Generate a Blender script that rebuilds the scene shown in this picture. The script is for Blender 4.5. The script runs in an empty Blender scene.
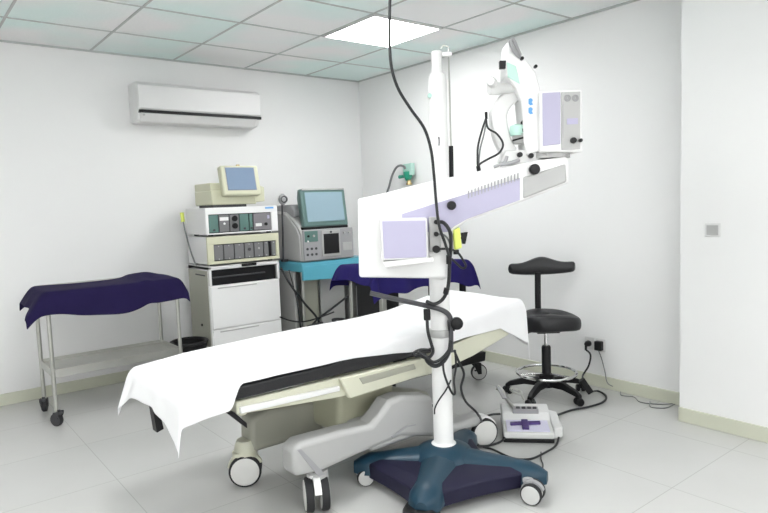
import bpy, bmesh, math, random
from mathutils import Vector, Matrix
random.seed(5)
sc = bpy.context.scene
COL = sc.collection
# ---------------------------------------------------------------- camera model
f_, yw, pt, rl, CH = 622., .672, .0867, -.0363, 1.277
XR, YB, CEIL = 3.628, 4.854, 2.437
Fv = Vector((math.sin(yw)*math.cos(pt), math.cos(yw)*math.cos(pt), -math.sin(pt)))
R0 = Vector((math.cos(yw), -math.sin(yw), 0)); U0 = R0.cross(Fv)
Rv = R0*math.cos(rl)+U0*math.sin(rl); Uv = -R0*math.sin(rl)+U0*math.cos(rl)
CAM = Vector((0, 0, CH))
def ray(x, y): return Fv+Rv*((x-384)/f_)-Uv*((y-256.5)/f_)
def atZ(x, y, z=0): d = ray(x, y); return CAM+d*((z-CH)/d.z)
def atY(x, y, Y): d = ray(x, y); return CAM+d*(Y/d.y)
def atX(x, y, X): d = ray(x, y); return CAM+d*(X/d.x)
POLE = Vector((1.905, 2.006, 0))
NC = Vector((-math.sin(yw), -math.cos(yw), 0))      # horizontal direction towards the viewer side
E = Vector((math.cos(yw), -math.sin(yw), 0))
def atS(x, y, off=0.):                                # on the vertical plane of the microscope arm
    P0 = POLE+NC*off; d = ray(x, y)
    t = (P0-CAM).dot(NC)/d.dot(NC)
    return CAM+d*t
def SP(u, v, z): return POLE+E*u+NC*v+Vector((0, 0, z))

# ---------------------------------------------------------------- materials
MATS = {}
def mat(name, col, rough=.5, metal=0., noise=0., nscale=8., bump=0., bscale=60., spec=.5, emit=None, alpha=None, trans=0., coat=0.):
    if name in MATS: return MATS[name]
    m = bpy.data.materials.new(name); m.use_nodes = True
    nt = m.node_tree; b = nt.nodes['Principled BSDF']
    b.inputs['Base Color'].default_value = (*col, 1)
    b.inputs['Roughness'].default_value = rough
    b.inputs['Metallic'].default_value = metal
    b.inputs['Specular IOR Level'].default_value = spec
    b.inputs['Transmission Weight'].default_value = trans
    b.inputs['Coat Weight'].default_value = coat
    tc = nt.nodes.new('ShaderNodeTexCoord')
    if noise > 0:
        n = nt.nodes.new('ShaderNodeTexNoise'); n.inputs['Scale'].default_value = nscale; n.inputs['Detail'].default_value = 4
        nt.links.new(tc.outputs['Object'], n.inputs['Vector'])
        mx = nt.nodes.new('ShaderNodeMixRGB')
        mx.inputs['Color1'].default_value = (*[c*(1-noise) for c in col], 1)
        mx.inputs['Color2'].default_value = (*[min(1, c*(1+noise)) for c in col], 1)
        nt.links.new(n.outputs['Fac'], mx.inputs['Fac']); nt.links.new(mx.outputs['Color'], b.inputs['Base Color'])
    if bump > 0:
        n2 = nt.nodes.new('ShaderNodeTexNoise'); n2.inputs['Scale'].default_value = bscale; n2.inputs['Detail'].default_value = 3
        nt.links.new(tc.outputs['Object'], n2.inputs['Vector'])
        bp = nt.nodes.new('ShaderNodeBump'); bp.inputs['Strength'].default_value = bump; bp.inputs['Distance'].default_value = .01
        nt.links.new(n2.outputs['Fac'], bp.inputs['Height']); nt.links.new(bp.outputs['Normal'], b.inputs['Normal'])
    if emit:
        b.inputs['Emission Color'].default_value = (*emit[0], 1); b.inputs['Emission Strength'].default_value = emit[1]
    MATS[name] = m
    return m
WALL = mat('wall_paint', (.83, .83, .825), .55, noise=.012, nscale=1.5, bump=.03, bscale=90)
BASE = mat('baseboard_tile', (.60, .61, .50), .3, noise=.05, nscale=5)
def floor_mat():
    m = bpy.data.materials.new('floor_tiles'); m.use_nodes = True; nt = m.node_tree; b = nt.nodes['Principled BSDF']
    tc = nt.nodes.new('ShaderNodeTexCoord')
    mp = nt.nodes.new('ShaderNodeMapping'); mp.inputs['Location'].default_value = (.25, .2, 0)
    br = nt.nodes.new('ShaderNodeTexBrick'); br.offset = 0; br.inputs['Scale'].default_value = 1
    br.inputs['Brick Width'].default_value = .6; br.inputs['Row Height'].default_value = .6
    br.inputs['Mortar Size'].default_value = .0022; br.inputs['Mortar Smooth'].default_value = .3
    br.inputs['Color1'].default_value = (.55, .55, .54, 1); br.inputs['Color2'].default_value = (.565, .562, .55, 1)
    br.inputs['Mortar'].default_value = (.43, .43, .41, 1)
    ns = nt.nodes.new('ShaderNodeTexNoise'); ns.inputs['Scale'].default_value = 3.5; ns.inputs['Detail'].default_value = 5
    mx = nt.nodes.new('ShaderNodeMixRGB'); mx.blend_type = 'MULTIPLY'; mx.inputs['Fac'].default_value = 1
    cr = nt.nodes.new('ShaderNodeValToRGB'); cr.color_ramp.elements[0].color = (.93, .93, .92, 1); cr.color_ramp.elements[1].color = (1, 1, 1, 1)
    nt.links.new(tc.outputs['Object'], mp.inputs['Vector']); nt.links.new(mp.outputs['Vector'], br.inputs['Vector'])
    nt.links.new(tc.outputs['Object'], ns.inputs['Vector']); nt.links.new(ns.outputs['Fac'], cr.inputs['Fac'])
    nt.links.new(br.outputs['Color'], mx.inputs['Color1']); nt.links.new(cr.outputs['Color'], mx.inputs['Color2'])
    nt.links.new(mx.outputs['Color'], b.inputs['Base Color'])
    b.inputs['Roughness'].default_value = .27
    return m
def ceil_mat():
    m = bpy.data.materials.new('ceiling_tiles'); m.use_nodes = True; nt = m.node_tree; b = nt.nodes['Principled BSDF']
    tc = nt.nodes.new('ShaderNodeTexCoord')
    n = nt.nodes.new('ShaderNodeTexNoise'); n.inputs['Scale'].default_value = 45; n.inputs['Detail'].default_value = 4
    n3 = nt.nodes.new('ShaderNodeTexNoise'); n3.inputs['Scale'].default_value = 1.1
    cr = nt.nodes.new('ShaderNodeValToRGB')
    cr.color_ramp.elements[0].position = .42; cr.color_ramp.elements[0].color = (.78, .91, .88, 1)
    cr.color_ramp.elements[1].position = .56; cr.color_ramp.elements[1].color = (.90, .90, .895, 1)
    bp = nt.nodes.new('ShaderNodeBump'); bp.inputs['Strength'].default_value = .15; bp.inputs['Distance'].default_value = .01
    nt.links.new(tc.outputs['Object'], n.inputs['Vector']); nt.links.new(tc.outputs['Object'], n3.inputs['Vector'])
    nt.links.new(n3.outputs['Fac'], cr.inputs['Fac']); nt.links.new(cr.outputs['Color'], b.inputs['Base Color'])
    nt.links.new(n.outputs['Fac'], bp.inputs['Height']); nt.links.new(bp.outputs['Normal'], b.inputs['Normal'])
    b.inputs['Roughness'].default_value = .8
    return m
FLOOR = floor_mat(); CEILM = ceil_mat()
GRID = mat('ceiling_bar_paint', (.5, .52, .51), .5)
GLOW = mat('lamp_diffuser', (.95, .97, 1), .5, emit=((1, 1, 1), 11.))
WHITE = mat('white_plastic', (.70, .70, .695), .35, noise=.01)
BWHITE = mat('bright_white_enamel', (.78, .78, .775), .3, noise=.01)
LGREY = mat('light_grey_plastic', (.42, .42, .415), .4, noise=.02)
MGREY = mat('mid_grey_plastic', (.33, .33, .34), .45, noise=.04)
DGREY = mat('dark_grey_plastic', (.05, .05, .056), .5, noise=.06)
BLACK = mat('black_plastic', (.006, .006, .007), .45, spec=.3)
RUBBER = mat('black_rubber', (.010, .010, .012), .7, noise=.1)
CABLE = mat('black_cable_sheath', (.010, .011, .013), .5)
GCABLE = mat('grey_cable_sheath', (.18, .19, .19), .5)
STEEL = mat('brushed_steel', (.50, .50, .47), .32, metal=.85, noise=.08, nscale=25)
CHROME = mat('chrome', (.75, .75, .75), .15, metal=1.)
LAV = mat('lavender_panel', (.42, .40, .54), .4, noise=.01)
CREAM = mat('cream_plastic', (.58, .58, .43), .4, noise=.02)
CREAMF = mat('cream_painted_steel', (.62, .62, .50), .35, noise=.02)
VINYL = mat('black_vinyl', (.008, .008, .010), .45, bump=.15, bscale=120)
SHEET = mat('white_cotton', (.82, .82, .83), .85, bump=.12, bscale=18, spec=.2)
PURPLE = mat('purple_drape_cloth', (.011, .0065, .045), .85, noise=.15, nscale=10, bump=.25, bscale=30, spec=.2)
BLUE = mat('violet_blue_drape_cloth', (.015, .010, .095), .8, noise=.25, nscale=6, bump=.25, bscale=30, spec=.2)
NAVY = mat('navy_blue_enamel', (.010, .040, .068), .38, noise=.15, nscale=4, spec=.35, coat=.06)
NAVYD = mat('dark_blue_skirt_plastic', (.014, .013, .034), .55, spec=.25, noise=.1, nscale=4)
AQUA = mat('aqua_enamel', (.10, .40, .52), .35, noise=.1, nscale=6)
SCREEN = mat('blue_grey_crt_glass', (.20, .27, .38), .12, noise=.05, nscale=3)
SCREEN2 = mat('green_grey_crt_glass', (.25, .36, .42), .12, noise=.05, nscale=3)
TEALG = mat('green_grey_bezel', (.11, .19, .18), .4)
GREEN = mat('green_valve_plastic', (.02, .30, .19), .35)
MINT = mat('pale_green_plastic', (.45, .68, .60), .35)
YELLOW = mat('yellow_label', (.72, .80, .16), .5)
BRASS = mat('brass', (.45, .35, .18), .35, metal=.8)
LOGO = mat('blue_logo_print', (.12, .38, .75), .5)
BAG = mat('pale_bin_liner', (.45, .45, .44), .5, noise=.2, nscale=15, bump=.4, bscale=30)
DPURP = mat('dark_purple_rubber', (.06, .03, .16), .5)
ORANGE = mat('tan_carton', (.50, .34, .16), .7)
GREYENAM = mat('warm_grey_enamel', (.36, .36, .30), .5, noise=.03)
PANELG = mat('grey_cabinet_panel', (.42, .42, .41), .5, noise=.03)

# ---------------------------------------------------------------- mesh helper
class B:
    def __init__(s): s.bm = bmesh.new(); s.smooth = False
    def face(s, vs):
        try: return s.bm.faces.new(vs)
        except ValueError: return None
    def box(s, x0, x1, y0, y1, z0, z1):
        v = [s.bm.verts.new((x, y, z)) for z in (z0, z1) for x, y in ((x0, y0), (x1, y0), (x1, y1), (x0, y1))]
        for q in ((3, 2, 1, 0), (4, 5, 6, 7), (0, 1, 5, 4), (1, 2, 6, 5), (2, 3, 7, 6), (3, 0, 4, 7)): s.face([v[i] for i in q])
        return s
    def obox(s, c, ax, ay, az):           # centre and three half-axis vectors
        c = Vector(c); ax, ay, az = Vector(ax), Vector(ay), Vector(az)
        v = [s.bm.verts.new(c+ax*i+ay*j+az*k) for k in (-1, 1) for i, j in ((-1, -1), (1, -1), (1, 1), (-1, 1))]
        for q in ((3, 2, 1, 0), (4, 5, 6, 7), (0, 1, 5, 4), (1, 2, 6, 5), (2, 3, 7, 6), (3, 0, 4, 7)): s.face([v[i] for i in q])
        return s
    def prism(s, pts, vec):
        vec = Vector(vec); a = [s.bm.verts.new(Vector(p)) for p in pts]; b = [s.bm.verts.new(Vector(p)+vec) for p in pts]
        n = len(a); s.face(a); s.face(b[::-1])
        for i in range(n): s.face([a[i], b[i], b[(i+1) % n], a[(i+1) % n]])
        return s
    def loft(s, rings, cap=True, closed=True):
        R = [[s.bm.verts.new(Vector(p)) for p in r] for r in rings]; n = len(R[0])
        for a, b in zip(R, R[1:]):
            for i in range(n if closed else n-1): s.face([a[i], a[(i+1) % n], b[(i+1) % n], b[i]])
        if cap: s.face(R[0][::-1]); s.face(R[-1])
        return s
    def tube(s, pts, r, seg=8, fine=0):
        pts = [Vector(p) for p in pts]
        if fine: pts = smooth_path(pts, fine)
        rs = r if isinstance(r, (list, tuple)) else None
        rings = []; prev = None
        for i, p in enumerate(pts):
            t = (pts[min(i+1, len(pts)-1)]-pts[max(i-1, 0)]).normalized()
            if prev is None:
                a = t.orthogonal().normalized()
            else:
                a = (prev-t*prev.dot(t)).normalized()
            prev = a; b = t.cross(a)
            rr = r if rs is None else rs[min(len(rs)-1, int(round(i*(len(rs)-1)/max(1, len(pts)-1))))]
            rings.append([p+(a*math.cos(k*2*math.pi/seg)+b*math.sin(k*2*math.pi/seg))*rr for k in range(seg)])
        s.smooth = True
        return s.loft(rings)
    def cyl(s, p0, p1, r0, r1=None, seg=20):
        r1 = r0 if r1 is None else r1
        p0, p1 = Vector(p0), Vector(p1); t = (p1-p0).normalized(); a = t.orthogonal().normalized(); b = t.cross(a)
        s.smooth = True
        return s.loft([[p+(a*math.cos(k*2*math.pi/seg)+b*math.sin(k*2*math.pi/seg))*r for k in range(seg)] for p, r in ((p0, r0), (p1, r1))])
    def lathe(s, p0, axis, prof, seg=28):   # prof = (radius, distance along the axis)
        p0 = Vector(p0); t = Vector(axis).normalized(); a = t.orthogonal().normalized(); b = t.cross(a)
        s.smooth = True
        return s.loft([[p0+t*h+(a*math.cos(k*2*math.pi/seg)+b*math.sin(k*2*math.pi/seg))*max(r, 1e-4) for k in range(seg)] for r, h in prof])
    def ring(s, c, axis, R, r, seg=40, sub=8, sx=1.):
        c = Vector(c); t = Vector(axis).normalized(); a = t.orthogonal().normalized(); b = t.cross(a)
        rings = []
        for i in range(seg):
            d = a*math.cos(i*2*math.pi/seg)+b*math.sin(i*2*math.pi/seg)
            rings.append([c+d*R+(d*math.cos(k*2*math.pi/sub)+t*math.sin(k*2*math.pi/sub))*r for k in range(sub)])
        V = [[s.bm.verts.new(p) for p in rg] for rg in rings]
        for i in range(seg):
            for k in range(sub):
                s.face([V[i][k], V[(i+1) % seg][k], V[(i+1) % seg][(k+1) % sub], V[i][(k+1) % sub]])
        s.smooth = True
        return s
def smooth_path(pts, n):
    out = []
    P = [pts[0]*2-pts[1]]+pts+[pts[-1]*2-pts[-2]]
    for i in range(1, len(P)-2):
        for k in range(n):
            t = k/n; a, b, c, d = P[i-1], P[i], P[i+1], P[i+2]
            out.append(.5*((2*b)+(c-a)*t+(2*a-5*b+4*c-d)*t*t+(3*b-a-3*c+d)*t**3))
    out.append(pts[-1]); return out
def worldloc(o):
    p = Vector((0, 0, 0))
    while o is not None: p += o.location; o = o.parent
    return p
def tag(o, label=None, cat=None, group=None, kind=None):
    if label: o['label'] = label
    if cat: o['category'] = cat
    if group: o['group'] = group
    if kind: o['kind'] = kind
    return o
def obj(name, b, m, parent=None, bevel=0., label=None, seg=2, sub=0, solid=0.):
    bm = b.bm
    bmesh.ops.recalc_face_normals(bm, faces=bm.faces)
    if parent is not None:
        off = worldloc(parent); loc = Vector((0, 0, 0))
    else:
        xs = [v.co for v in bm.verts]
        mn = Vector((min(v.x for v in xs), min(v.y for v in xs), min(v.z for v in xs))); mx = Vector((max(v.x for v in xs), max(v.y for v in xs), 0))
        off = Vector(((mn.x+mx.x)/2, (mn.y+mx.y)/2, mn.z)); loc = off
    bmesh.ops.translate(bm, verts=bm.verts, vec=-off)
    me = bpy.data.meshes.new(name); bm.to_mesh(me); bm.free()
    o = bpy.data.objects.new(name, me); COL.objects.link(o); o.location = loc
    o.parent = parent
    me.materials.append(m)
    if b.smooth:
        for p in me.polygons: p.use_smooth = True
        me.set_sharp_from_angle(angle=math.radians(40))
    if solid:
        md = o.modifiers.new('solid', 'SOLIDIFY'); md.thickness = solid; md.offset = 0
    if bevel:
        md = o.modifiers.new('bevel', 'BEVEL'); md.width = bevel; md.segments = seg; md.limit_method = 'ANGLE'; md.angle_limit = math.radians(40)
        md.harden_normals = False
        for p in me.polygons: p.use_smooth = True
        me.set_sharp_from_angle(angle=math.radians(35))
    if sub:
        md = o.modifiers.new('sub', 'SUBSURF'); md.levels = sub; md.render_levels = sub
    if label: o['label'] = label
    return o
def root(name, label, cat, loc, group=None):
    o = bpy.data.objects.new(name, None); COL.objects.link(o); o.location = Vector(loc)
    o.empty_display_size = .1
    return tag(o, label, cat, group)
def copy_tree(o, parent=None):
    c = o.copy(); COL.objects.link(c); c.parent = parent
    for ch in list(o.children): copy_tree(ch, c)
    return c
def struct(name, b, m, **k):
    return tag(obj(name, b, m, **k), kind='structure')

# ---------------------------------------------------------------- the room
X0, Y0 = -1.6, -1.9
struct('floor', B().box(X0, XR, Y0, YB, -.08, 0), FLOOR)
struct('ceiling', B().box(X0, XR, Y0, YB, CEIL, CEIL+.08), CEILM)
struct('wall_back', B().box(X0, XR, YB, YB+.1, -.08, CEIL+.08), WALL)
struct('wall_right', B().box(XR, XR+.1, Y0, YB+.1, -.08, CEIL+.08), WALL)
struct('wall_left', B().box(X0-.1, X0, Y0, YB+.1, -.08, CEIL+.08), WALL)
wx0, wx1, wz0, wz1 = -1.3, 1.5, .85, 2.1  # opening added to the unseen wall to let in extra light
struct('wall_front', B().box(X0-.1, wx0, Y0-.1, Y0, -.08, CEIL+.08).box(wx1, XR+.1, Y0-.1, Y0, -.08, CEIL+.08).box(wx0, wx1, Y0-.1, Y0, -.08, wz0).box(wx0, wx1, Y0-.1, Y0, wz1, CEIL+.08), WALL)
wf = B()
for a in (wx0, (wx0+wx1)/2-.03, wx1-.06): wf.box(a, a+.06, Y0-.08, Y0-.02, wz0, wz1)
wf.box(wx0, wx1, Y0-.08, Y0-.02, wz0, wz0+.06).box(wx0, wx1, Y0-.08, Y0-.02, wz1-.06, wz1)
struct('added_window_1', wf, BWHITE)  # frame of the unseen window, added only to brighten the room
pl = bpy.data.lights.new('added_window_portal', 'AREA'); pl.shape = 'RECTANGLE'; pl.size = wx1-wx0; pl.size_y = wz1-wz0; pl.cycles.is_portal = True  # portal sampling the world light through the added opening
po = bpy.data.objects.new('added_window_portal', pl); COL.objects.link(po); po.location = ((wx0+wx1)/2, Y0-.06, (wz0+wz1)/2); po.rotation_euler = (math.radians(90), 0, 0)
PX = 3.38; PY0, PY1 = 1.19, 1.645
struct('wall_pillar', B().box(PX, XR, PY0, PY1, 0, CEIL), WALL, bevel=.004)
struct('baseboard_back', B().box(X0, XR-.012, YB-.012, YB, 0, .08), BASE, bevel=.003)
struct('baseboard_right', B().box(XR-.012, XR, PY1, YB, 0, .08), BASE, bevel=.003)
struct('baseboard_pillar', B().box(PX-.012, PX, PY0-.012, PY1, 0, .08).box(PX, XR, PY0-.012, PY0, 0, .08), BASE, bevel=.003)
struct('baseboard_left', B().box(X0, X0+.012, Y0, YB, 0, .08), BASE, bevel=.003)
struct('trim_1', B().box(XR-.02, XR, YB-.02, YB, 0, 0.001), BASE)
# ceiling grid bars
g = B(); gx0 = XR-.585; gy0 = YB-.57
k = 0
while gx0-k*.6 > X0: g.box(gx0-k*.6-.007, gx0-k*.6+.007, Y0, YB, CEIL-.004, CEIL+.002); k += 1
k = 0
while gy0-k*.6 > Y0: g.box(X0, XR, gy0-k*.6-.007, gy0-k*.6+.007, CEIL-.004, CEIL+.002); k += 1
g.box(X0, XR, YB-.014, YB, CEIL-.012, CEIL-.001).box(XR-.014, XR, Y0, YB, CEIL-.012, CEIL-.001)
struct('trim_2', g, GRID)
# lay-in ceiling lights
def ceiling_light(x0, y1):
    t = root('ceiling_light', 'square white lit panel set into the tiled ceiling', 'ceiling light', (x0+.3, y1-.3, CEIL-.02), 'square panels in the ceiling grid')
    a, b, c, d = x0+.012, x0+.588, y1-.588, y1-.012
    obj('frame', B().box(a, b, c, c+.012, CEIL-.012, CEIL).box(a, b, d-.012, d, CEIL-.012, CEIL).box(a, a+.012, c, d, CEIL-.012, CEIL).box(b-.012, b, c, d, CEIL-.012, CEIL), BWHITE, t)
    obj('diffuser', B().box(a+.013, b-.013, c+.013, d-.013, CEIL-.008, CEIL-.002), GLOW, t)
    return t
lt = ceiling_light(gx0-.6, gy0-.6)
lt['label'] = 'square white lit panel in the tiled ceiling above the right-hand corner'
del lt['group']
for ix, iy in ((3, 2), (6, 2), (3, 6), (6, 6), (0, 7)):  # further lit panels added out of view to raise the brightness
    c = copy_tree(lt); c.location = lt.location-Vector((ix*.6, iy*.6, 0))
    c['label'] = 'added square lit panel in the unseen ceiling, brightening the room'; c['group'] = 'added unseen ceiling panels'

# ---------------------------------------------------------------- air conditioner
t = root('air_conditioner', 'long white split air conditioner high on the back wall', 'air conditioner', (1.975, YB, 1.92))
prof = [(YB, 2.205), (YB-.17, 2.205), (YB-.205, 2.19), (YB-.215, 2.0), (YB-.17, 1.93), (YB-.05, 1.915), (YB, 1.93)]
obj('body', B().prism([(1.485, y, z+.008) for y, z in prof], (.975, 0, 0)), BWHITE, t, bevel=.008)
obj('front_panel', B().prism([(1.487, YB-.206, 2.195), (1.487, YB-.225, 2.185), (1.487, YB-.228, 2.02), (1.487, YB-.215, 2.008)], (.971, 0, 0)), WHITE, t, bevel=.004)
obj('air_slot', B().box(1.487, 2.458, YB-.226, YB-.2, 1.986, 2.007), BLACK, t, label='black air slot')
obj('louver', B().prism([(1.50, YB-.218, 1.987), (1.50, YB-.209, 1.985), (1.50, YB-.165, 1.929), (1.50, YB-.176, 1.927)], (.92, 0, 0)), WHITE, t, bevel=.002)
obj('display_dot', B().cyl((1.52, YB-.219, 1.972), (1.52, YB-.212, 1.972), .008), LGREY, t)

# ---------------------------------------------------------------- drape helper
def drape(x0, x1, y0, y1, top, ohx0, ohx1, ohy0, ohy1, step=.025, wav=.006, flare=.12, seed=1, fx=None, fr_=.7):
    fx = flare if fx is None else fx
    """cloth on a rectangular top; oh* are the overhangs, numbers or functions of the running coordinate"""
    rnd = random.Random(seed); ph = [rnd.uniform(0, 6.28) for _ in range(8)]
    fn = lambda h: (h if callable(h) else (lambda s: h))
    ohx0, ohx1, ohy0, ohy1 = map(fn, (ohx0, ohx1, ohy0, ohy1))
    nx = max(6, int((x1-x0)/step)); ny = max(6, int((y1-y0)/step)); no = 7
    U = [(-1+i/no, 0) for i in range(no)]+[(0, i/nx) for i in range(nx+1)]+[((i+1)/no, 1) for i in range(no)]
    W = [(-1+i/no, 0) for i in range(no)]+[(0, i/ny) for i in range(ny+1)]+[((i+1)/no, 1) for i in range(no)]
    b = B(); V = []
    for iu, (eu, su) in enumerate(U):
        row = []
        for iw, (ew, sw) in enumerate(W):
            x = x0+(x1-x0)*su; y = y0+(y1-y0)*sw
            dx = (ohx0(y) if eu < 0 else ohx1(y))*abs(eu)
            dy = (ohy0(x) if ew < 0 else ohy1(x))*abs(ew)
            dd = math.hypot(dx, dy)
            z = top(x, y)
            r = .02
            drop = dd if dd > r else dd*dd/r*.5+dd*.5
            if eu == 0 and ew == 0: z += wav*(math.sin(x*11+ph[0]+y*5)*.5+math.sin(y*17+ph[1]-x*4)*.5)
            ox = (1 if eu > 0 else -1)*(min(dx, r)*.6+dx*((fx(y) if callable(fx) else fx) if eu < 0 else (0.2 if callable(fx) else fx)*fr_)) if eu else 0
            oy = (1 if ew > 0 else -1)*(min(dy, r)*.6+dy*flare) if ew else 0
            w = wav*2.2*min(1, dd/.08)
            if ew and not eu: oy += w*(math.sin(x*23+ph[2])+.6*math.sin(x*41+ph[3]))*(1 if ew > 0 else -1)*.6+w*.5
            if eu and not ew: ox += w*(math.sin(y*27+ph[4])+.6*math.sin(y*47+ph[5]))*(1 if eu > 0 else -1)*.6
            row.append(b.bm.verts.new((x+ox, y+oy, z-drop)))
        V.append(row)
    for i in range(len(V)-1):
        for j in range(len(V[0])-1):
            b.face([V[i][j], V[i+1][j], V[i+1][j+1], V[i][j+1]])
    b.smooth = True
    return b

def smooth_obj(o, lv=1):
    for p in o.data.polygons: p.use_smooth = True
    md = o.modifiers.new('sub', 'SUBSURF'); md.levels = lv; md.render_levels = lv
    return o

# swivel caster: root-part 'caster' with wheel sub-parts (world coords)
def caster(parent, x, y, top, R, w=.022, twin=False, ang=0., wheel_m=None, fork_m=None, hub_m=None, name='caster', trail=.02):
    wheel_m = wheel_m or RUBBER; fork_m = fork_m or STEEL; hub_m = hub_m or LGREY
    d = Vector((math.cos(ang), math.sin(ang), 0)); n = Vector((-d.y, d.x, 0)); c = Vector((x, y, R))
    s = c-d*trail
    b = B().cyl((s.x, s.y, R*1.5), (s.x, s.y, top), R*.22)
    b.cyl((s.x, s.y, R*1.9), (s.x, s.y, R*2.15), R*.5)
    if twin:
        hood = [c+d*(math.cos(a)*R*1.12)+Vector((0, 0, math.sin(a)*R*1.12)) for a in [math.radians(q) for q in range(20, 171, 15)]]
        hood += [c+d*(math.cos(a)*R*.5)+Vector((0, 0, math.sin(a)*R*.5)) for a in [math.radians(q) for q in range(170, 19, -30)]]
        b.prism([p-n*w*.42 for p in hood], n*w*.84)
    else:
        for sgn in (-1, 1):
            b.prism([c+d*a+Vector((0, 0, z))+n*(sgn*w*.75) for a, z in ((-R*.2, -R*.2), (R*.25, -R*.2), (R*.3-trail*.3, R*1.2), (-trail-R*.4, R*1.35), (-trail-R*.3, R*.8))], n*(.003*sgn))
        b.box(s.x-R*.4, s.x+R*.4, s.y-R*.3, s.y+R*.3, R*1.2, R*1.38)
    cs = obj(name, b, fork_m, parent)
    offs = (-w*.95, w*.95) if twin else (0,)
    for o_ in offs:
        p = c+n*o_-n*(w*.5)
        obj('wheel', B().lathe(p, n, [(R*.9, 0), (R*.97, w*.08), (R, w*.25), (R, w*.75), (R*.97, w*.92), (R*.9, w)]), wheel_m, cs)
        obj('hub', B().lathe(p-n*.003, n, [(R*.3, 0), (R*.83, .001), (R*.87, .003), (R*.87, w+.003), (R*.83, w+.005), (R*.3, w+.006)]), hub_m, cs)
    return cs

# ---------------------------------------------------------------- instrument trolley by the back wall
cx0, cx1, cy0, cy1 = .71, 1.49, 4.13, 4.50
t = root('instrument_trolley', 'steel two-tier instrument trolley under the purple drape by the back wall', 'trolley', ((cx0+cx1)/2, (cy0+cy1)/2, 0))
for x, y in ((cx0, cy0), (cx1, cy0), (cx0, cy1), (cx1, cy1)):
    lg = obj('leg', B().cyl((x, y, .09), (x, y, .77), .0125, seg=14), STEEL, t)
    cs = caster(t, x, y, .10, .040, w=.026, hub_m=DGREY, fork_m=DGREY, ang=2.2 if y < 4.3 else 1.2)
obj('shelf', B().box(cx0, cx1, cy0, cy1, .315, .325).box(cx0, cx1, cy0-.004, cy0+.002, .295, .345).box(cx0, cx1, cy1-.002, cy1+.004, .295, .345).box(cx0-.004, cx0+.002, cy0, cy1, .295, .345).box(cx1-.002, cx1+.004, cy0, cy1, .295, .345), STEEL, t)
obj('tabletop', B().box(cx0-.01, cx1+.01, cy0-.01, cy1+.01, .765, .785), STEEL, t, bevel=.003)
obj('guard_rail', B().tube([(cx0, cy1, .785), (cx0, cy1, .82), (cx1, cy1, .82), (cx1, cy1, .785)], .006), STEEL, t)
def ptop(x, y):
    z = .822-.008*math.exp(-((x-.95)/.2)**2)+.0*x
    z += .035*math.exp(-((x-1.36)/.09)**2-((y-4.38)/.13)**2)+.012*math.exp(-((x-1.29)/.03)**2)
    return z
hem = lambda x: .135+.045*math.exp(-((x-1.1)/.22)**2)+.004*math.sin(x*23)
o = obj('surgical_drape', drape(cx0-.012, cx1+.012, cy0-.012, cy1+.012, ptop, lambda y: .10+.05*max(0, 1-(y-cy0)/.1), .10, hem, .12, wav=.004, flare=.22, seed=3, fx=.65), PURPLE, solid=.004)
smooth_obj(o); tag(o, 'dark purple cloth drape covering the steel trolley by the back wall', 'drape')

# ---------------------------------------------------------------- waste bin
wb = Vector((1.632, 4.34, 0))
t = root('waste_bin', 'round waste bin with black rim and pale liner beside the steel trolley', 'waste bin', wb)
wb_r = .128
obj('bin_body', B().lathe(wb, (0, 0, 1), [(.09, 0), (.10, .01), (wb_r-.004, .33), (wb_r-.012, .33), (.09, .012)]), BLACK, t)
obj('bin_rim', B().ring(wb+Vector((0, 0, .33)), (0, 0, 1), wb_r-.005, .012), BLACK, t)
obj('liner', B().lathe(wb, (0, 0, 1), [(wb_r-.006, .12), (wb_r+.006, .16), (wb_r+.006, .275), (wb_r-.003, .28)]), BAG, t, label='pale plastic liner folded over the side')

# ---------------------------------------------------------------- laser rack
FY = 4.25
rx0, rx1 = 1.775, 2.345
t = root('equipment_cabinet', 'tall white two-drawer cabinet carrying the stacked control units', 'cabinet', ((rx0+rx1)/2, 4.5, 0))
cb = B().box(rx0, rx1, FY+.012, 4.64, .06, .72).box(rx0, rx0+.02, FY, 4.64, .72, .86).box(rx1-.02, rx1, FY, 4.64, .72, .86).box(rx0, rx1, 4.56, 4.64, .72, .86).box(rx0, rx1, FY, 4.64, .835, .862)
obj('body', cb, WHITE, t, bevel=.004)
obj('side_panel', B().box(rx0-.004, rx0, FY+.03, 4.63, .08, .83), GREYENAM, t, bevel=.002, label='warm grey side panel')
obj('vent_slot', B().box(rx0-.006, rx0-.002, FY+.06, FY+.24, .79, .80), DGREY, t)
obj('side_knob', B().cyl((rx0-.012, FY+.17, .42), (rx0, FY+.17, .42), .009), BLACK, t)
for z0, z1 in ((.405, .715), (.085, .395)):
    d = obj('drawer', B().box(rx0+.008, rx1-.008, FY, FY+.014, z0, z1), BWHITE, t, bevel=.004)
    obj('grip', B().box(rx0+.06, rx1-.20, FY-.004, FY+.002, z1-.018, z1-.010), LGREY, d, bevel=.002)
obj('recess', B().box(rx0+.03, rx1-.03, FY+.015, FY+.03, .722, .832), BLACK, t, label='black open recess')
obj('tray', B().box(rx0+.03, rx1-.12, FY+.004, FY+.2, .775, .785), DGREY, t, bevel=.002)
obj('latch', B().box(2.03, 2.15, FY-.006, FY+.004, .842, .862), BLACK, t, bevel=.002)
for x in (rx0+.05, rx1-.05):
    for y in (FY+.06, 4.58): caster(t, x, y, .07, .028, w=.018)
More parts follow.
